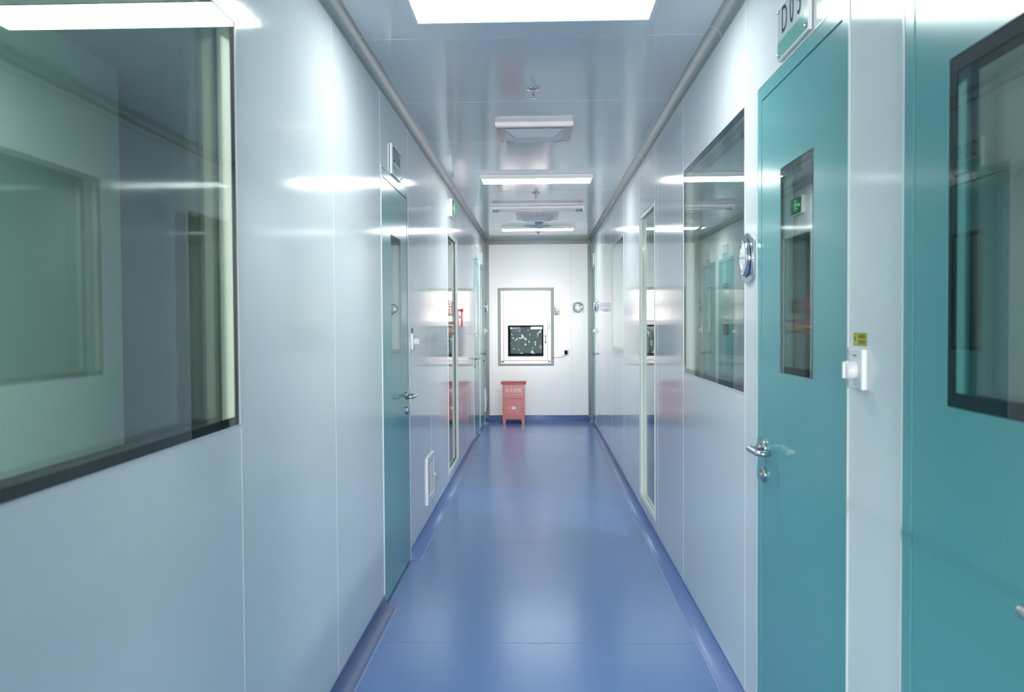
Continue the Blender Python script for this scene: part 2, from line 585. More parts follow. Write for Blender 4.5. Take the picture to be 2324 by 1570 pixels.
def cove_strip(name, p0, p1, a, b, r, m, lip=0.0035, joints=(), jm='seam', label='', cat='trim'):
    """concave cove from p0 to p1 along a corner; a and b: unit vectors from the corner along the two faces."""
    p0, p1, a, b = Vector(p0), Vector(p1), Vector(a), Vector(b)
    bm = bmesh.new()
    n = 12
    prof = [(r + 0.002, 0.0), (r, lip)]
    for k in range(n + 1):
        t = pi / 2 * k / n
        prof.append((lip + (r - lip) * (1 - sin(t)), lip + (r - lip) * (1 - cos(t))))
    prof += [(lip, r), (0.0, r + 0.002)]
    A = [bm.verts.new(p0 + a * u + b * v) for u, v in prof]
    B = [bm.verts.new(p1 + a * u + b * v) for u, v in prof]
    for k in range(len(prof) - 1):
        f = bm.faces.new((A[k], A[k + 1], B[k + 1], B[k]))
        f.smooth = 1 < k < len(prof) - 2
    c0, c1 = bm.verts.new(p0), bm.verts.new(p1)
    bm.faces.new([c0] + A); bm.faces.new([c1] + B[::-1])
    bm.faces.new((c0, A[0], B[0], c1)); bm.faces.new((c0, c1, B[-1], A[-1]))
    bmesh.ops.recalc_face_normals(bm, faces=bm.faces[:])
    mbx = MB()
    mbx.take(bm, m)
    d = (p1 - p0).normalized()
    L = (p1 - p0).length
    for s in joints:
        b2 = bmesh.new()
        pr = [(u + 0.0007, v + 0.0007) for u, v in prof[1:-1]]
        C = [b2.verts.new(p0 + d * (s - 0.0025) + a * u + b * v) for u, v in pr]
        D = [b2.verts.new(p0 + d * (s + 0.0025) + a * u + b * v) for u, v in pr]
        for k in range(len(pr) - 1):
            b2.faces.new((C[k], C[k + 1], D[k + 1], D[k])).smooth = True
        mbx.take(b2, jm)
    return struct(mbx.build(name), label, cat)


R5 = 0.05
cove_strip('trim_1', (XL, YF, HC), (XL, YB, HC), (1, 0, 0), (0, 0, -1), R5, 'cove', joints=(15.55, 18.6, 21.5), label='grey aluminium cove where the left wall meets the ceiling', cat='cove')
cove_strip('trim_2', (XR, YF, HC), (XR, YB, HC), (-1, 0, 0), (0, 0, -1), R5, 'cove', joints=(15.5, 18.1, 21.5), label='grey aluminium cove where the right wall meets the ceiling', cat='cove')
cove_strip('trim_3', (XL, YB, HC), (XR, YB, HC), (0, -1, 0), (0, 0, -1), 0.064, 'corner', label='grey aluminium cove above the end wall', cat='cove')
cove_strip('trim_4', (XL, YB, 0), (XL, YB, HC), (1, 0, 0), (0, -1, 0), R5, 'corner', label='vertical grey corner cove left of the pass box', cat='cove')
cove_strip('trim_5', (XR, YB, 0), (XR, YB, HC), (-1, 0, 0), (0, -1, 0), R5, 'corner', label='vertical grey corner cove right of the round lamp', cat='cove')


def skirting(name, x, dx, opens, label):
    """vinyl floor cove, interrupted at the doors"""
    segs, y = [], YF
    for a, b, c, d in sorted(opens):
        if c < 0:
            segs.append((y, a)); y = b
    segs.append((y, YB))
    mbx = MB()
    r = 0.067
    for y0, y1 in segs:
        if y1 - y0 < 0.02:
            continue
        b = bmesh.new()
        n = 10
        prof = [(0.0, r), (0.0022, r)]
        for k in range(n + 1):
            t = pi / 2 * k / n
            prof.append((0.0022 + (r - 0.012) * (1 - cos(t)), 0.0015 + (r - 0.012) * (1 - sin(t))))
        prof += [(0.0022 + r - 0.008, 0.0)]
        A = [b.verts.new((x + dx * u, y0, v)) for u, v in prof]
        B = [b.verts.new((x + dx * u, y1, v)) for u, v in prof]
        for k in range(len(prof) - 1):
            f = b.faces.new((A[k], A[k + 1], B[k + 1], B[k]))
            f.smooth = k > 1 and k < len(prof) - 2
        c0, c1 = b.verts.new((x, y0, 0)), b.verts.new((x, y1, 0))
        b.faces.new([c0] + A); b.faces.new([c1] + B[::-1])
        bmesh.ops.recalc_face_normals(b, faces=b.faces[:])
        mbx.take(b, 'skirt')
    return struct(mbx.build(name), label, 'baseboard')


skirting('baseboard_left', XL, 1, L_OPEN, 'dark blue vinyl floor cove along the left wall')
skirting('baseboard_right', XR, -1, R_OPEN, 'dark blue vinyl floor cove along the right wall')
cove_strip('baseboard_back', (XL, YB, 0), (XR, YB, 0), (0, -1, 0), (0, 0, 1), 0.085, 'skirt', label='blue vinyl floor cove along the end wall', cat='baseboard')

# dark rooms on the other side of the glass
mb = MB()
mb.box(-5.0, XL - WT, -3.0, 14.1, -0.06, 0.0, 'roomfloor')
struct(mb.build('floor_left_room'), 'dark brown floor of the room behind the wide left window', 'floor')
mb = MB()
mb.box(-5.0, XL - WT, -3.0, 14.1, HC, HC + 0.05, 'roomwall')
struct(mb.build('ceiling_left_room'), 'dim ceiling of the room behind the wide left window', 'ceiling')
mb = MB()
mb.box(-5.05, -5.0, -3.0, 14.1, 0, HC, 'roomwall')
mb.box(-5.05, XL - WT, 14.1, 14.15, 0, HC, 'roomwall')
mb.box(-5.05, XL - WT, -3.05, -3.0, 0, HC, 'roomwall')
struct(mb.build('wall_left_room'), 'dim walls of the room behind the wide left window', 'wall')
mb = MB()
mb.box(-2.01, -1.96, -3.0, 3.96, 0, HC, 'partition')
struct(mb.build('wall_partition'), 'pale green partition seen through the wide left window', 'wall')
mb = MB()
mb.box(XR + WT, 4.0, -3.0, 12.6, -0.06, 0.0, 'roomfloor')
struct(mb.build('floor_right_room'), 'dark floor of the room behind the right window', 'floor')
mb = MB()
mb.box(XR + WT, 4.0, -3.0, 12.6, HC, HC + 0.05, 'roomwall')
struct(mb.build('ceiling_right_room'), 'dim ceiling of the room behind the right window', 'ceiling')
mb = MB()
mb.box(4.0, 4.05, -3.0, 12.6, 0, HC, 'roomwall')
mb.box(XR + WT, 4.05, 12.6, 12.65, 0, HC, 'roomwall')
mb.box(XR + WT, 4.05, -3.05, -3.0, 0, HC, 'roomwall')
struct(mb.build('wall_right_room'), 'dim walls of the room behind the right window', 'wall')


# ------------------------------------------------------------------ windows
def window(name, frame, wdt, label, band=0.022):
    h = WIN_Z[1] - WIN_Z[0]
    o = empty(name, frame, label, 'window', kind='structure')
    x0, x1 = -wdt / 2, wdt / 2
    MB().ring(x0, x1, 0, h, 0.005, -0.012, 0.0015, 'alu').build('edge_trim', o)
    MB().ring(x0 + 0.0005, x1 - 0.0005, 0.0005, h - 0.0005, 0.004, -0.0485, -0.0122, 'jamb').build('jamb', o)
    p = MB().box(x0 + 0.005, x1 - 0.005, 0.005, h - 0.005, -0.006, -0.001, 'glass').build('pane', o)
    MB().ring(x0 + 0.0052, x1 - 0.0052, 0.0052, h - 0.0052, band, -0.0050, -0.0022, 'black').build('black_border', p)
    p = MB().box(x0 + 0.005, x1 - 0.005, 0.005, h - 0.005, -0.050, -0.045, 'glass').build('pane', o)
    MB().ring(x0 + 0.0052, x1 - 0.0052, 0.0052, h - 0.0052, band, -0.0480, -0.0462, 'black').build('black_border', p)
    return o


def mid(a):
    return (a[0] + a[1]) / 2


o = L_OPEN[0]
window('window_1', FL(mid(o), WIN_Z[0]), o[1] - o[0], 'wide dark double-glazed window in the left wall beside the camera')
o = R_OPEN[0]
window('window_2', FR(mid(o), WIN_Z[0]), o[1] - o[0], 'dark double-glazed window between the D05 door and the tall glass door')
o = R_OPEN[4]
window('window_3', FR(mid(o), WIN_Z[0]), o[1] - o[0], 'far pale-reflecting window in the right wall beyond the tall glass door')


# ------------------------------------------------------------------ doors
def rounded(path, r, n=6):
    """round the inner corners of a polyline"""
    P = [Vector(p) for p in path]
    out = [P[0]]
    for i in range(1, len(P) - 1):
        a, b, c = P[i - 1], P[i], P[i + 1]
        d1, d2 = (a - b).normalized(), (c - b).normalized()
        s, e = b + d1 * r, b + d2 * r
        for k in range(n + 1):
            t = k / n
            out.append(s * (1 - t) ** 2 + b * 2 * t * (1 - t) + e * t ** 2)
    out.append(P[-1])
    return out


def lever(parent, x, y, sgn):
    """return lever on a round rose; sgn: direction of the bar"""
    hnd = MB().tube(rounded([(x, y, 0.004), (x, y, 0.056), (x + sgn * 0.135, y, 0.056), (x + sgn * 0.135, y, 0.018)], 0.017), 0.0098, 'satin', 16).build('lever_handle', parent)
    MB().lathe([(0, -0.001), (0.025, -0.001), (0.026, 0.002), (0.026, 0.007), (0.024, 0.009), (0.012, 0.0095), (0, 0.0095)], 'satin', 32, 'z', (x, y, 0)).build('rose', hnd)
    lk = MB().lathe([(0, -0.001), (0.025, -0.001), (0.026, 0.002), (0.026, 0.007), (0.024, 0.009), (0, 0.0095)], 'satin', 32, 'z', (x, y - 0.088, 0)).build('lock_rose', parent)
    MB().box(x - 0.014, x + 0.014, y - 0.0915, y - 0.0845, 0.009, 0.018, 'chrome', 0.002).build('thumb_turn', lk)


def door(name, frame, wdt, hside, label, win=(0.32, 1.25, 1.875), band=0.018):
    """hside: +1 handle on the viewer's right, -1 on the left"""
    H = 2.183
    o = empty(name, frame, label, 'door', kind='structure')
    x0, x1 = -wdt / 2 + 0.0005, wdt / 2 - 0.0005
    t = 0.045
    fr = MB()
    fr.box(x0, x0 + t, 0.001, H, -0.05, 0.0015, 'teal', 0.0015)
    fr.box(x1 - t, x1, 0.001, H, -0.05, 0.0015, 'teal', 0.0015)
    fr.box(x0 + t, x1 - t, H - t, H, -0.05, 0.0015, 'teal', 0.0015)
    fr.build('door_frame', o)
    et = MB()
    et.box(x0 - 0.004, x0 + 0.0005, 0.001, H + 0.004, -0.003, 0.003, 'alu')
    et.box(x1 - 0.0005, x1 + 0.004, 0.001, H + 0.004, -0.003, 0.003, 'alu')
    et.box(x0, x1, H - 0.0005, H + 0.004, -0.003, 0.003, 'alu')
    et.build('edge_trim', o)
    g = 0.0045
    gk = MB()
    gk.box(x0 + t, x0 + t + 0.012, 0.004, H - t, -0.046, -0.016, 'gasket')
    gk.box(x1 - t - 0.012, x1 - t, 0.004, H - t, -0.046, -0.016, 'gasket')
    gk.box(x0 + t, x1 - t, H - t - 0.012, H - t, -0.046, -0.016, 'gasket')
    gk.box(x0 + t, x1 - t, 0.001, 0.02, -0.040, -0.020, 'gasket')
    gk.build('gasket', o)
    a0, a1, b0, b1 = x0 + t + g * 0.6, x1 - t - g * 0.6, 0.012, H - t - g
    ww, z0, z1 = win
    hole = (-ww / 2, ww / 2, z0, z1)
    lf = MB().holed([a0, a1], [b0, b1], [hole], -0.044, 0.0, 'teal').build('door_leaf', o)
    p = MB().box(hole[0] + 0.001, hole[1] - 0.001, z0 + 0.001, z1 - 0.001, -0.006, -0.001, 'glass').build('pane', lf)
    MB().ring(hole[0] + 0.0012, hole[1] - 0.0012, z0 + 0.0012, z1 - 0.0012, band, -0.0050, -0.0022, 'black').build('black_border', lf)
    MB().box(hole[0] + 0.001, hole[1] - 0.001, z0 + 0.001, z1 - 0.001, -0.044, -0.039, 'glass').build('pane', lf)
    MB().ring(hole[0] + 0.0012, hole[1] - 0.0012, z0 + 0.0012, z1 - 0.0012, band * 0.85, -0.0430, -0.0402, 'black').build('black_border', lf)
    hx = (wdt / 2 - 0.092) * hside
    lever(o, hx, 0.992, -hside)
    return o


def cy(o):
    return mid(o)


door('door_1', FL(cy(L_OPEN[1])), 0.85, 1, 'teal door in the left wall under the D06 sign')
door('door_2', FR(cy(R_OPEN[1])), 0.85, -1, 'teal door under the D05 sign, with a narrow window')
door('door_3', FR(cy(R_OPEN[2])), 0.755, 1, 'near teal door with a wide window, cut off by the picture edge', (0.385, 1.25, 1.875), 0.026)
door('door_4', FL(cy(L_OPEN[3])), 0.85, -1, 'far teal door in the left wall just beyond the red hammer')
door('door_5', FL(cy(L_OPEN[4])), 0.85, 1, 'farthest teal door in the left wall beside the end wall')
door('door_6', FR(cy(R_OPEN[5])), 0.83, 1, 'far teal door in the right wall beside the end wall')


def glass_door(name, frame, wdt, label):
    """full-height fixed glass of an escape opening in a beaded aluminium frame"""
    z0, z1 = 0.125, 2.183
    o = empty(name, frame, label, 'glass door', kind='structure')
    x0, x1 = -wdt / 2 + 0.001, wdt / 2 - 0.001
    a0, a1 = z0 + 0.001, z1
    MB().ring(x0 - 0.005, x1 + 0.005, a0 - 0.005, a1 + 0.005, 0.009, -0.003, 0.003, 'alu').build('edge_trim', o)
    fr = MB()
    prof = [(0.0, 0.0), (0.006, 0.001)]
    for c in (-0.0115,):
        for k in range(9):
            a = pi * k / 8
            prof.append((0.010 + 0.011 * sin(a), c + 0.0098 * cos(a)))
        prof.append((0.007, c - 0.0108))
    prof += [(0.0, -0.0230)]
    fr.mitred(x0, x1, a0, a1, prof, 'alu')
    ob = fr.build('beaded_frame', o)
    p = MB().box(x0 + 0.002, x1 - 0.002, a0 + 0.002, a1 - 0.002, -0.0290, -0.0240, 'glass').build('pane', o)
    return o


gd = glass_door('door_7', FL(cy(L_OPEN[2])), 0.84, 'tall glass escape door with red lettering, left wall below the exit sign')
glass_door('door_8', FR(cy(R_OPEN[3])), 0.83, 'tall glass escape door with plain glass in the right wall')
t = text('red_lettering', '紧急出口', 0.165, 'ink_red', gd, 0.0, 1.535, -0.0233, 1.05, 1.0, 0.0002, 0.002)
for k, (zz, mm) in enumerate(((1.412, 'ink_red'), (1.364, 'ink_orange'), (1.316, 'ink_red'))):
    MB().box(-0.36, 0.375, zz - 0.0135, zz + 0.0135, -0.0238, -0.0231, mm).build('film_stripe', gd)


# ------------------------------------------------------------------ ceiling things
def ceiling_light(x, y, label):
    o = empty('ceiling_light', FC(x, y), label, 'ceiling light', 'long ceiling lights down the corridor')
    hx, hy = 0.455, 0.14
    f = MB()
    f.box(-hx, hx, -hy, hy, -0.028, -0.0005, 'lampframe', 0.002)
    f.ring(-hx, hx, -hy, hy, 0.014, -0.036, -0.028, 'lampframe')
    f.build('frame', o)
    MB().box(-hx + 0.0145, hx - 0.0145, -hy + 0.0145, hy - 0.0145, -0.0345, -0.0285, 'lamp').build('diffuser', o)
    return o


cl = ceiling_light(-0.02, 3.19, 'lit ceiling light panel cut off by the top of the picture')
dup(cl, FC(-0.02, 7.02), 'lit ceiling light panel between the two nearest sprinklers and the dark tube lamp')
dup(cl, FC(-0.02, 10.66), 'farthest lit ceiling light panel just past the smoke detector')


def sprinkler(x, y, label):
    o = empty('sprinkler', FC(x, y), label, 'sprinkler', 'chrome ceiling sprinklers')
    MB().lathe([(0, -0.0005), (0.034, -0.0005), (0.035, -0.003), (0.030, -0.008), (0.014, -0.011), (0, -0.011)], 'chrome').build('escutcheon', o)
    b = MB().lathe([(0, -0.010), (0.009, -0.010), (0.009, -0.018), (0.006, -0.021), (0, -0.021)], 'chrome', 20)
    for s in (-1, 1):
        b.tube(rounded([(s * 0.006, 0, -0.018), (s * 0.013, 0, -0.027), (s * 0.011, 0, -0.038), (s * 0.002, 0, -0.046)], 0.005), 0.0022, 'chrome', 8)
    b.build('yoke', o)
    MB().lathe([(0, -0.020), (0.0025, -0.021), (0.0028, -0.030), (0.0025, -0.039), (0, -0.040)], 'bulbred', 12).build('glass_bulb', o)
    MB().lathe([(0, -0.046), (0.004, -0.046), (0.014, -0.049), (0.014, -0.051), (0, -0.052)], 'chrome', 24).build('deflector', o)
    return o


sp = sprinkler(-0.027, 4.383, 'chrome ceiling sprinkler in front of the near air diffuser')
dup(sp, FC(-0.03, 7.87), 'chrome ceiling sprinkler between the middle light panel and the tube lamp')
dup(sp, FC(-0.015, 11.25), 'chrome ceiling sprinkler nearest the end wall')


def air_diffuser(x, y, label):
    o = empty('air_diffuser', FC(x, y), label, 'air diffuser', 'perforated ceiling air diffusers')
    fl = MB()
    fl.ring(-0.227, 0.227, -0.205, 0.205, 0.05, -0.034, -0.0005, 'steel', bevel=0.002)
    fl.box(-0.232, 0.232, -0.209, -0.2045, -0.024, -0.0005, 'whitemetal')
    fl.build('flange', o)
    b = bmesh.new()
    A = [b.verts.new(q) for q in ((-0.18, -0.17, -0.033), (0.18, -0.17, -0.033), (0.18, 0.17, -0.033), (-0.18, 0.17, -0.033))]
    B = [b.verts.new(q) for q in ((-0.122, -0.085, -0.066), (0.122, -0.085, -0.066), (0.122, 0.085, -0.066), (-0.122, 0.085, -0.066))]
    for k in range(4):
        b.faces.new((A[k], A[(k + 1) % 4], B[(k + 1) % 4], B[k]))
    b.faces.new(B)
    b.faces.new(A[::-1])
    bmesh.ops.recalc_face_normals(b, faces=b.faces[:])
    h = MB(); h.take(b, 'perf')
    hood = h.build('perforated_hood', o)
    for sx in (-1, 1):
        for sy in (-1, 1):
            MB().tube([(sx * 0.18, sy * 0.17, -0.0335), (sx * 0.122, sy * 0.085, -0.0665)], 0.0022, 'steel', 6).build('folded_edge', hood)
            MB().lathe([(0, -0.034), (0.006, -0.034), (0.004, -0.038), (0, -0.0385)], 'chrome', 12, 'z', (sx * 0.202, sy * 0.18, 0)).build('screw', o)
    return o


ad = air_diffuser(-0.027, 5.31, 'perforated metal air diffuser on the ceiling before the middle light panel')
dup(ad, FC(-0.02, 9.47), 'small far perforated air diffuser on the ceiling behind the tube lamp')

o = empty('tube_lamp', FC(-0.018, 8.77), 'unlit slim tube lamp across the ceiling', 'tube lamp')
MB().box(-0.48, 0.48, -0.03, 0.03, -0.030, -0.0005, 'whitemetal', 0.004).build('body', o)
MB().tube([(-0.455, 0, -0.047), (0.455, 0, -0.047)], 0.0085, 'tube', 16).build('tube', o)
for s in (-1, 1):
    h = MB().box(s * 0.47 - 0.010, s * 0.47 + 0.010, -0.014, 0.014, -0.060, -0.029, 'whitemetal', 0.003).build('lamp_holder', o)
    MB().tube([(s * 0.395, 0, -0.047), (s * 0.458, 0, -0.047)], 0.0105, 'endcap', 16).build('end_cap', o)

o = empty('smoke_detector', FC(0.0, 10.17), 'white round smoke detector on the ceiling before the farthest light', 'smoke detector')
MB().lathe([(0, -0.0005), (0.050, -0.0005), (0.051, -0.012), (0.048, -0.016), (0, -0.016)], 'detector', 36).build('base', o)
MB().lathe([(0.046, -0.016), (0.047, -0.030), (0.040, -0.040), (0.026, -0.050), (0, -0.052)], 'detector', 36).build('dome', o)
for k in range(8):
    a = 2 * pi * k / 8 + 0.2
    MB().lathe([(0, -0.001), (0.005, 0.0), (0, 0.001)], 'darkmetal', 8, 'z', (0.041 * cos(a), 0.041 * sin(a), -0.039)).build('smoke_slot', o)


# ------------------------------------------------------------------ wall things
def door_sign(frame, label, txt):
    o = empty('door_sign', frame, label, 'door sign', 'acrylic room signs over the doors')
    MB().box(-0.150, 0.150, -0.0035, 0.155, 0.002, 0.0125, 'white', 0.001).build('plate', o)
    MB().box(-0.146, 0.146, 0.052, 0.151, 0.0125, 0.0130, 'signgrey').build('face', o)
    MB().box(-0.146, 0.146, 0.001, 0.052, 0.0125, 0.0130, 'signgreen').build('green_band', o)
    for sx in (-1, 1):
        for yy in (0.012, 0.142):
            MB().lathe([(0, 0.0), (0.006, 0.0), (0.006, 0.016), (0.004, 0.018), (0, 0.018)], 'chrome', 16, 'z', (sx * 0.134, yy, 0)).build('standoff', o)
    if txt:
        for k, ch in enumerate(txt):
            text('lettering', ch, 0.112, 'ink_dark', o, (-0.074, 0.0, 0.070)[k], 0.101, 0.0134, 0.72, 1.0, 0.0003, 0.0)
    return o


door_sign(FL(4.595, 2.192), 'acrylic D06 sign above the teal door in the left wall', 'D06')
door_sign(FR(2.50, 2.197), 'acrylic D05 sign above the teal door, cut by the top edge', 'D05')
ds = door_sign(FL(10.455, 2.192), 'small pale sign over the far left door beyond the red hammer', '')
dup(ds, FL(11.485, 2.192), 'small pale sign over the farthest left door beside the end wall')
dup(ds, FR(11.775, 2.192), 'small pale sign over the far right door beside the end wall')


def knob_switch(frame, label):
    o = empty('knob_switch', frame, label, 'switch', 'white rotary switches beside doors')
    MB().box(-0.043, 0.043, -0.047, 0.047, -0.0005, 0.013, 'white', 0.004, 3).build('plate', o)
    k = MB().lathe([(0, 0.012), (0.021, 0.012), (0.022, 0.018), (0.021, 0.033), (0.017, 0.036), (0, 0.036)], 'white', 32, 'z', (0, -0.002, 0)).build('knob', o)
    MB().box(-0.0035, 0.0035, -0.021, 0.017, 0.034, 0.041, 'white', 0.0015).build('grip', k)
    MB().box(-0.010, 0.010, 0.030, 0.0325, 0.0129, 0.0134, 'ink_dark').build('printed_mark', o)
    MB().box(-0.012, 0.012, -0.036, -0.0345, 0.0129, 0.0134, 'panelgrey').build('printed_mark', o)
    return o


ks = knob_switch(FR(1.998, 1.296), 'white rotary switch under the yellow sticker between the two near teal doors')
dup(ks, FL(5.175, 1.300), 'white rotary switch on the wall just past the D06 door')
dup(ks, FL(9.93, 1.300), 'small far white rotary switch between the red hammer and the far left door')
dup(ks, FL(12.03, 1.300), 'small far white rotary switch beside the farthest left door')
dup(ks, FR(11.31, 1.300), 'small far white rotary switch beside the far right door')


def sticker(frame, label):
    o = empty('warning_sticker', frame, label, 'sticker', 'yellow stickers above rotary switches')
    MB().box(-0.040, 0.040, -0.0145, 0.0145, -0.0003, 0.0006, 'yellow').build('film', o)
    m = MB()
    m.ring(-0.040, 0.040, -0.0145, 0.0145, 0.0012, 0.0004, 0.0009, 'ink_dark')
    m.prism([(-0.036, 0.006), (-0.031, -0.005), (-0.026, -0.003), (-0.030, 0.005)], 0.0004, 0.0009, 'ink_dark')
    for row, n in ((0.006, 4), (-0.006, 4)):
        for k in range(n):
            xx = -0.012 + k * 0.0115
            m.ring(xx, xx + 0.009, row - 0.004, row + 0.004, 0.0012, 0.0004, 0.0009, 'ink_dark')
            m.box(xx + 0.002, xx + 0.007, row - 0.0006, row + 0.0006, 0.0004, 0.0009, 'ink_dark')
    m.build('lettering', o)
    return o


st = sticker(FR(1.998, 1.3645), 'yellow warning sticker above the rotary switch between the near teal doors')
dup(st, FL(5.175, 1.366), 'small yellow sticker above the rotary switch past the D06 door')


def emergency_lamp(frame, label):
    o = empty('emergency_lamp', frame, label, 'emergency lamp', 'chrome round emergency lamps')
    hw, hh = 0.078, 0.084
    pts = [(-hw, -hh * 0.72)]
    for k in range(13):
        t = -1 + 2 * k / 12
        pts.append((hw * t, -hh * 0.72 - (1 - t * t) * hh * 0.30))
    for k in range(13):
        t = 1 - 2 * k / 12
        pts.append((hw * t, hh * 0.70 + (1 - t * t) * hh * 0.34))
    seen, out = set(), []
    for p in pts:
        q = (round(p[0], 5), round(p[1], 5))
        if q not in seen:
            seen.add(q); out.append(p)
    MB().prism(out, -0.0005, 0.012, 'chrome', bevel=0.004, smooth=True).build('plate', o)
    MB().lathe([(0.062, 0.010), (0.0635, 0.014), (0.0625, 0.025), (0.056, 0.028), (0.052, 0.025)], 'chrome', 48).build('lens_ring', o)
    ln = MB().lathe([(0, 0.031), (0.02, 0.0303), (0.04, 0.028), (0.0525, 0.0245)], 'lens', 48).build('lens', o)
    g = MB()
    g.box(-0.0012, 0.0012, -0.040, 0.040, 0.028, 0.0315, 'satin')
    g.box(-0.040, 0.040, -0.0012, 0.0012, 0.028, 0.0315, 'satin')
    g.build('cross_bar', ln)
    MB().lathe([(0.0635, 0.0115), (0.068, 0.0118), (0.068, 0.0125), (0.0635, 0.0128)], 'darkmetal', 48).build('dark_gasket', o)
    return o


el = emergency_lamp(FR(3.038, 1.630), 'chrome round emergency lamp between the right window and the D05 door')
dup(el, FB(0.549, 1.622), 'chrome round emergency lamp on the end wall right of the pass box')
dup(el, FL(12.15, 1.630), 'far chrome emergency lamp on the left wall beside the end wall')
dup(el, FR(11.22, 1.630), 'far chrome emergency lamp on the right wall before the far door')


def vent_grille(frame, wdt, label):
    o = empty('vent_grille', frame, label, 'vent grille')
    h = 0.32
    f = MB()
    f.mitred(-wdt / 2, wdt / 2, 0, h, [(0.0, -0.0005), (0.0, 0.010), (0.002, 0.012), (0.042, 0.012), (0.046, 0.004), (0.046, -0.0005)], 'whitemetal')
    f.build('frame', o)
    b = MB().box(-wdt / 2 + 0.044, wdt / 2 - 0.044, 0.044, h - 0.044, -0.0004, 0.0016, 'panelgrey')
    b.build('backing', o)
    s = MB()
    n = 13
    for k in range(n):
        y = 0.055 + (h - 0.11) * k / (n - 1)
        s.prism([(y - 0.006, 0.0015), (y + 0.006, 0.0085), (y + 0.006, 0.0100), (y - 0.006, 0.0030)], -wdt / 2 + 0.046, wdt / 2 - 0.046, 'whitemetal', axis='x')
    for k in (-1, 0, 1):
        s.box(k * wdt * 0.17 - 0.003, k * wdt * 0.17 + 0.003, 0.046, h - 0.046, 0.0020, 0.0112, 'whitemetal')
    s.build('louvre', o)
    MB().lathe([(0, 0.008), (0.006, 0.008), (0.006, 0.014), (0.010, 0.016), (0.011, 0.022), (0.007, 0.027), (0, 0.028)], 'white', 20, 'z', (wdt / 2 - 0.055, h / 2, 0)).build('knob', o)
    return o


vent_grille(FL(5.945, 0.172), 0.37, 'white louvred vent grille low on the left wall past the D06 door')
vent_grille(FL(12.09, 0.172), 0.28, 'far white vent grille low on the left wall beside the end wall')

# exit sign
o = empty('exit_sign', FL(7.545, 2.336), 'green running man exit sign box above the glass escape door', 'exit sign')
MB().box(-0.155, 0.155, 0.0, 0.152, -0.0005, 0.026, 'white', 0.002).build('housing', o)
fc = MB().box(-0.149, 0.149, 0.008, 0.144, 0.0262, 0.0285, 'exitface').build('face', o)
m = MB()
zz0, zz1 = 0.0286, 0.0292
m.ring(-0.030, 0.062, 0.028, 0.128, 0.007, zz0, zz1, 'exitgreen', tb=0)
m.lathe([(0, zz1), (0.010, zz1), (0.010, zz0), (0, zz0)], 'exitgreen', 16, 'z', (0.006, 0.106, 0))


def limb(pts, t):
    for (ax, ay), (bx, by) in zip(pts, pts[1:]):
        d = Vector((bx - ax, by - ay)); L = d.length
        nrm = Vector((-d.y, d.x)) / L * t / 2
        m.prism([(ax - nrm.x, ay - nrm.y), (bx - nrm.x, by - nrm.y), (bx + nrm.x, by + nrm.y), (ax + nrm.x, ay + nrm.y)], zz0, zz1, 'exitgreen')


limb([(0.004, 0.094), (0.014, 0.064)], 0.020)
limb([(0.002, 0.091), (-0.024, 0.080), (-0.040, 0.090)], 0.008)
limb([(0.008, 0.090), (0.032, 0.078), (0.044, 0.092)], 0.008)
limb([(0.014, 0.064), (-0.010, 0.050), (-0.034, 0.052)], 0.010)
limb([(0.014, 0.064), (0.034, 0.046), (0.030, 0.022)], 0.010)
m.prism([(-0.120, 0.075), (-0.092, 0.052), (-0.092, 0.067), (-0.060, 0.067), (-0.060, 0.083), (-0.092, 0.083), (-0.092, 0.098)], zz0, zz1, 'exitgreen')
m.build('running_man', fc)
MB().box(0.108, 0.118, 0.018, 0.026, 0.0286, 0.0294, 'exitgreen').build('status_light', fc)

# emergency hammer
o = empty('emergency_hammer', FL(8.30, 1.375), 'small red emergency hammer clipped to the left wall past the glass door', 'hammer')
h = MB()
h.lathe([(0, -0.040), (0.013, -0.040), (0.0155, -0.036), (0.0155, 0.030), (0.011, 0.036), (0.002, 0.050), (0, 0.051)], 'hred', 20, 'x', (0.0, 0.162, 0.0185))
h.build('hammer_head', o)
h = MB()
h.lathe([(0, 0.0), (0.0062, 0.001), (0.0068, 0.006), (0.0068, 0.100), (0.0055, 0.156), (0, 0.158)], 'hred', 16, 'y', (0, 0, 0.0185))
for k in range(8):
    yy = 0.012 + 0.011 * k
    h.lathe([(0.0066, yy), (0.0078, yy + 0.001), (0.0078, yy + 0.0055), (0.0066, yy + 0.0065)], 'hred', 16, 'y', (0, 0, 0.0185))
h.build('handle', o)
c = MB().box(-0.016, 0.016, 0.086, 0.108, -0.0005, 0.0115, 'pink', 0.002)
c.ring(-0.013, 0.013, 0.088, 0.106, 0.005, 0.0115, 0.026, 'pink')
c.build('wall_clip', o)

# pass box
o = empty('pass_box', FB(-0.199, 0.797), 'stainless steel pass box with dark glass hatch in the end wall', 'pass box')
W2, HH = 0.402, 1.118
MB().mitred(-W2, W2, 0, HH, [(0.0, -0.0005), (0.0, 0.004), (0.012, 0.016), (0.036, 0.020), (0.040, 0.016), (0.040, 0.0)], 'corner').build('surround', o)
f = MB()
px0, px1, py0, py1 = -0.361, 0.359, 0.030, 1.076
f.box(px0, -0.318, py0, py1, 0.0008, 0.022, 'steel_dull', 0.002)
f.box(0.311, px1, py0, py1, 0.0008, 0.022, 'steel_dull', 0.002)
f.box(-0.318, 0.311, py0, 0.075, 0.0008, 0.022, 'steel_dull', 0.002)
f.build('steel_frame', o)
MB().box(-0.3165, 0.3095, 0.642, py1, 0.0008, 0.021, 'steel', 0.0015).build('upper_panel', o)
dr = MB()
dx0, dx1, dy0, dy1 = -0.3165, 0.3095, 0.077, 0.638
gx0, gx1, gy0, gy1 = -0.252, 0.257, 0.148, 0.582
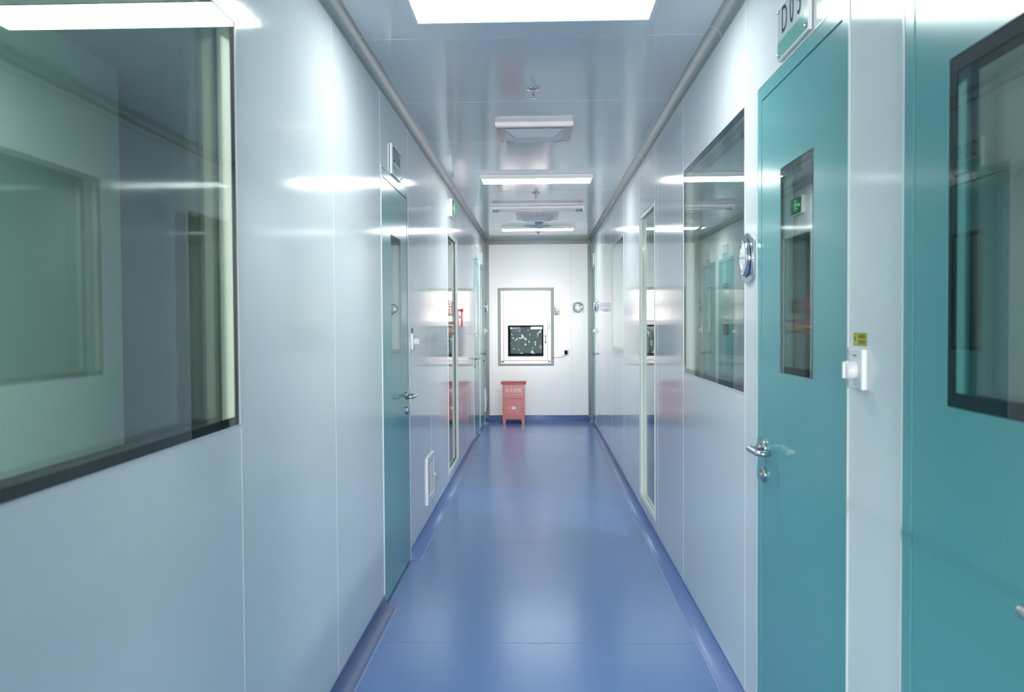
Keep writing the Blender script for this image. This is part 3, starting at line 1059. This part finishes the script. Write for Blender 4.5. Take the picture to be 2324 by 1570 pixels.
dr.mitred(dx0, dx1, dy0, dy1, [(0.0, 0.001), (0.0, 0.026), (0.002, 0.028), (0.058, 0.028), (0.0625, 0.022), (0.0625, 0.001)], 'steel_dull')
drr = dr.build('hatch_door', o)
MB().ring(gx0, gx1, gy0, gy1, 0.027, 0.012, 0.0245, 'black').build('rubber_seal', drr)
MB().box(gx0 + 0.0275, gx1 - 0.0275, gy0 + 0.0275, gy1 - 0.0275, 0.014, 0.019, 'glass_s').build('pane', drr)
hd = MB()
hd.tube(rounded([(0.281, 0.425, 0.026), (0.281, 0.425, 0.052), (0.281, 0.335, 0.052), (0.281, 0.335, 0.026)], 0.012), 0.006, 'chrome', 12)
hd.lathe([(0, 0.0275), (0.013, 0.0275), (0.012, 0.032), (0, 0.033)], 'darkmetal', 18, 'z', (0.281, 0.425, 0))
hd.lathe([(0, 0.0275), (0.013, 0.0275), (0.012, 0.032), (0, 0.033)], 'darkmetal', 18, 'z', (0.281, 0.335, 0))
hd.build('hatch_handle', drr)
for sx in (-0.338, 0.334):
    MB().lathe([(0, 0.021), (0.017, 0.021), (0.0165, 0.028), (0.010, 0.034), (0, 0.036)], 'chrome', 24, 'z', (sx, 0.063, 0)).build('dome_bolt', o)
lb = MB().box(0.322, 0.348, 0.52, 0.612, 0.0218, 0.0226, 'white')
for k in range(7):
    lb.box(0.327, 0.343, 0.530 + k * 0.0115, 0.5345 + k * 0.0115, 0.0225, 0.0229, 'panelgrey')
lb.build('small_label', o)
# cavity behind the hatch
cv = MB()
q0, q1, r0, r1 = -0.253, 0.258, 0.135, 0.591
cv.box(q0, q0 + 0.004, r0, r1, -0.50, 0.0, 'chamber'); cv.box(q1 - 0.004, q1, r0, r1, -0.50, 0.0, 'chamber')
cv.box(q0, q1, r0, r0 + 0.004, -0.50, 0.0, 'chamber'); cv.box(q0, q1, r1 - 0.004, r1, -0.50, 0.0, 'chamber')
cv.box(q0, q1, r0, r1, -0.504, -0.50, 'chamber')
cv.build('chamber', o)

# control keypad
o = empty('control_keypad', FB(0.246, 1.520), 'small grey control keypad beside the pass box', 'keypad')
MB().box(-0.038, 0.037, 0.0, 0.124, -0.0005, 0.009, 'panelgrey', 0.002).build('plate', o)
MB().box(-0.016, 0.034, 0.100, 0.120, 0.0088, 0.0096, 'signgrey').build('display', o)
MB().box(-0.016, 0.034, 0.058, 0.096, 0.0088, 0.0096, 'white').build('paper_label', o)
for (kx, ky, km) in ((-0.008, 0.035, 'white'), (0.024, 0.035, 'white'), (-0.008, 0.012, 'keygreen'), (0.022, 0.012, 'white')):
    MB().box(kx - 0.010, kx + 0.010, ky - 0.008, ky + 0.008, 0.0088, 0.0125, km, 0.002).build('key', o)
for k in range(6):
    MB().box(-0.033, -0.022, 0.012 + k * 0.018, 0.019 + k * 0.018, 0.0088, 0.0094, 'ink_dark' if k % 2 else 'keygreen').build('printed_mark', o)
MB().box(0.006, 0.011, 0.026, 0.044, 0.0088, 0.0094, 'ink_dark').build('printed_mark', o)

# socket, plug and lead
o = empty('wall_socket', FB(0.377, 0.941), 'white square wall socket right of the pass box', 'socket')
MB().box(-0.043, 0.043, 0.0, 0.086, -0.0005, 0.010, 'white', 0.003, 3).build('plate', o)
MB().ring(-0.034, 0.034, 0.009, 0.077, 0.003, 0.0098, 0.0110, 'white').build('bezel', o)
o = empty('power_plug', FB(0.375, 0.985), 'black plug pushed into the wall socket', 'plug')
MB().box(-0.021, 0.021, -0.026, 0.029, 0.0112, 0.042, 'black', 0.004).build('body', o)
L = [(-0.005, -0.025, 0.030), (-0.010, -0.032, 0.028), (-0.022, -0.055, 0.022), (-0.045, -0.066, 0.020), (-0.10, -0.069, 0.021), (-0.165, -0.072, 0.023), (-0.188, -0.077, 0.024), (-0.206, -0.086, 0.024)]
MB().tube(rounded(L, 0.006, 4), 0.003, 'cable', 8).build('lead', o)

# fire extinguisher cabinet
CY = YB - 0.30
o = empty('fire_extinguisher_cabinet', Matrix(((1, 0, 0, -0.372), (0, 0, -1, CY), (0, 1, 0, 0.0), (0, 0, 0, 1))), 'red metal fire extinguisher cabinet on the floor under the pass box', 'cabinet')
D = 0.19
b = MB()
b.box(-0.155, 0.155, 0.058, 0.552, -D, -0.003, 'red', 0.002)
b.box(-0.155, -0.139, 0.058, 0.552, -0.003, 0.0, 'red'); b.box(0.139, 0.155, 0.058, 0.552, -0.003, 0.0, 'red')
b.build('body', o)
ld = MB().prism([(0.004, 0.552), (0.004, 0.564), (-0.012, 0.588), (-D - 0.004, 0.588), (-D - 0.004, 0.552)], -0.178, 0.178, 'red', axis='x')
# local y is height, z depth: rebuild as a slanted lid
ld.bm.free()
ld = MB()
bb = bmesh.new()
pr = [(0.556, 0.016), (0.552, 0.012), (0.552, -D - 0.012), (0.588, -D - 0.012), (0.588, -0.02), (0.570, 0.016)]
A = [bb.verts.new((-0.176, yy, zz)) for yy, zz in pr]
B2 = [bb.verts.new((0.176, yy, zz)) for yy, zz in pr]
for k in range(len(pr)):
    j = (k + 1) % len(pr)
    bb.faces.new((A[k], A[j], B2[j], B2[k]))
bb.faces.new(A[::-1]); bb.faces.new(B2)
bmesh.ops.recalc_face_normals(bb, faces=bb.faces[:])
ld.take(bb, 'red')
lid = ld.build('lid', o)
MB().box(-0.1765, 0.1765, 0.5515, 0.566, 0.0155, 0.0172, 'darkred').build('lid_edge', lid)
up = MB().box(-0.137, 0.137, 0.355, 0.548, -0.004, 0.0035, 'red', 0.0015).build('upper_front', o)
text('chinese_lettering', '灭火器柜', 0.054, 'ink_white', up, 0.0, 0.462, 0.0042, 1.12, 1.05, 0.0002, 0.0006)
text('english_lettering', 'FIRE EXTINGUISHER', 0.0215, 'ink_pale', up, 0.0, 0.408, 0.0042, 1.16, 1.0, 0.0002)
lw = MB().box(-0.137, 0.137, 0.075, 0.347, -0.004, 0.0045, 'red', 0.0015).build('front_door', o)
MB().box(-0.137, 0.137, 0.345, 0.354, -0.004, 0.009, 'red', 0.002).build('door_ledge', lw)
text('alarm_lettering', '火警', 0.042, 'ink_pale', lw, -0.078, 0.224, 0.0052, 1.0, 1.0, 0.0002)
text('number_lettering', '119', 0.044, 'ink_pale', lw, 0.066, 0.222, 0.0052, 1.0, 1.0, 0.0002)
text('small_lettering', 'FIRE EXTINGUISHER', 0.016, 'ink_pale', lw, 0.0, 0.172, 0.0052, 1.0, 1.0, 0.0002)
ph = MB()
pts = [(0.028, 0.200), (0.028, 0.214), (0.020, 0.226), (0.008, 0.232), (-0.008, 0.232), (-0.020, 0.226), (-0.028, 0.214), (-0.028, 0.200)]
ph.prism(pts, 0.0050, 0.0056, 'ink_white')
for k in range(8):
    a0 = pi * (0.12 + 0.76 * k / 8); a1 = pi * (0.12 + 0.76 * (k + 1) / 8)
    ro, ri = 0.036, 0.025
    ph.prism([(ro * cos(a0), 0.214 + ro * sin(a0) * 0.95), (ro * cos(a1), 0.214 + ro * sin(a1) * 0.95), (ri * cos(a1), 0.214 + ri * sin(a1) * 0.95), (ri * cos(a0), 0.214 + ri * sin(a0) * 0.95)], 0.0050, 0.0056, 'ink_white')
ph.build('telephone_mark', lw)
MB().lathe([(0, 0.004), (0.010, 0.004), (0.010, 0.008), (0.006, 0.010), (0, 0.010)], 'red', 20, 'z', (0.118, 0.216, 0)).build('door_lock', lw)
for sx in (-1, 1):
    for zz in ((-0.03, -0.001), (-D, -D + 0.03)):
        a = [(sx * 0.153, 0.0), (sx * 0.116, 0.0), (sx * 0.104, 0.058), (sx * 0.153, 0.058)]
        if sx > 0:
            a = a[::-1]
        MB().prism(a, zz[0], zz[1], 'red').build('foot', o)

# red tape marks on the floor either side of the cabinet
for x, lab in ((-0.595, 'short red tape mark on the floor left of the red cabinet'), (-0.130, 'short red tape mark on the floor right of the red cabinet')):
    tm = MB().box(-0.030, 0.030, -0.035, 0.035, 0.0003, 0.0010, 'redtape').build('floor_tape', None, Matrix.Translation((x, YB - 0.145, 0)))
    tag(tm, lab, 'tape mark', 'red tape marks beside the cabinet')
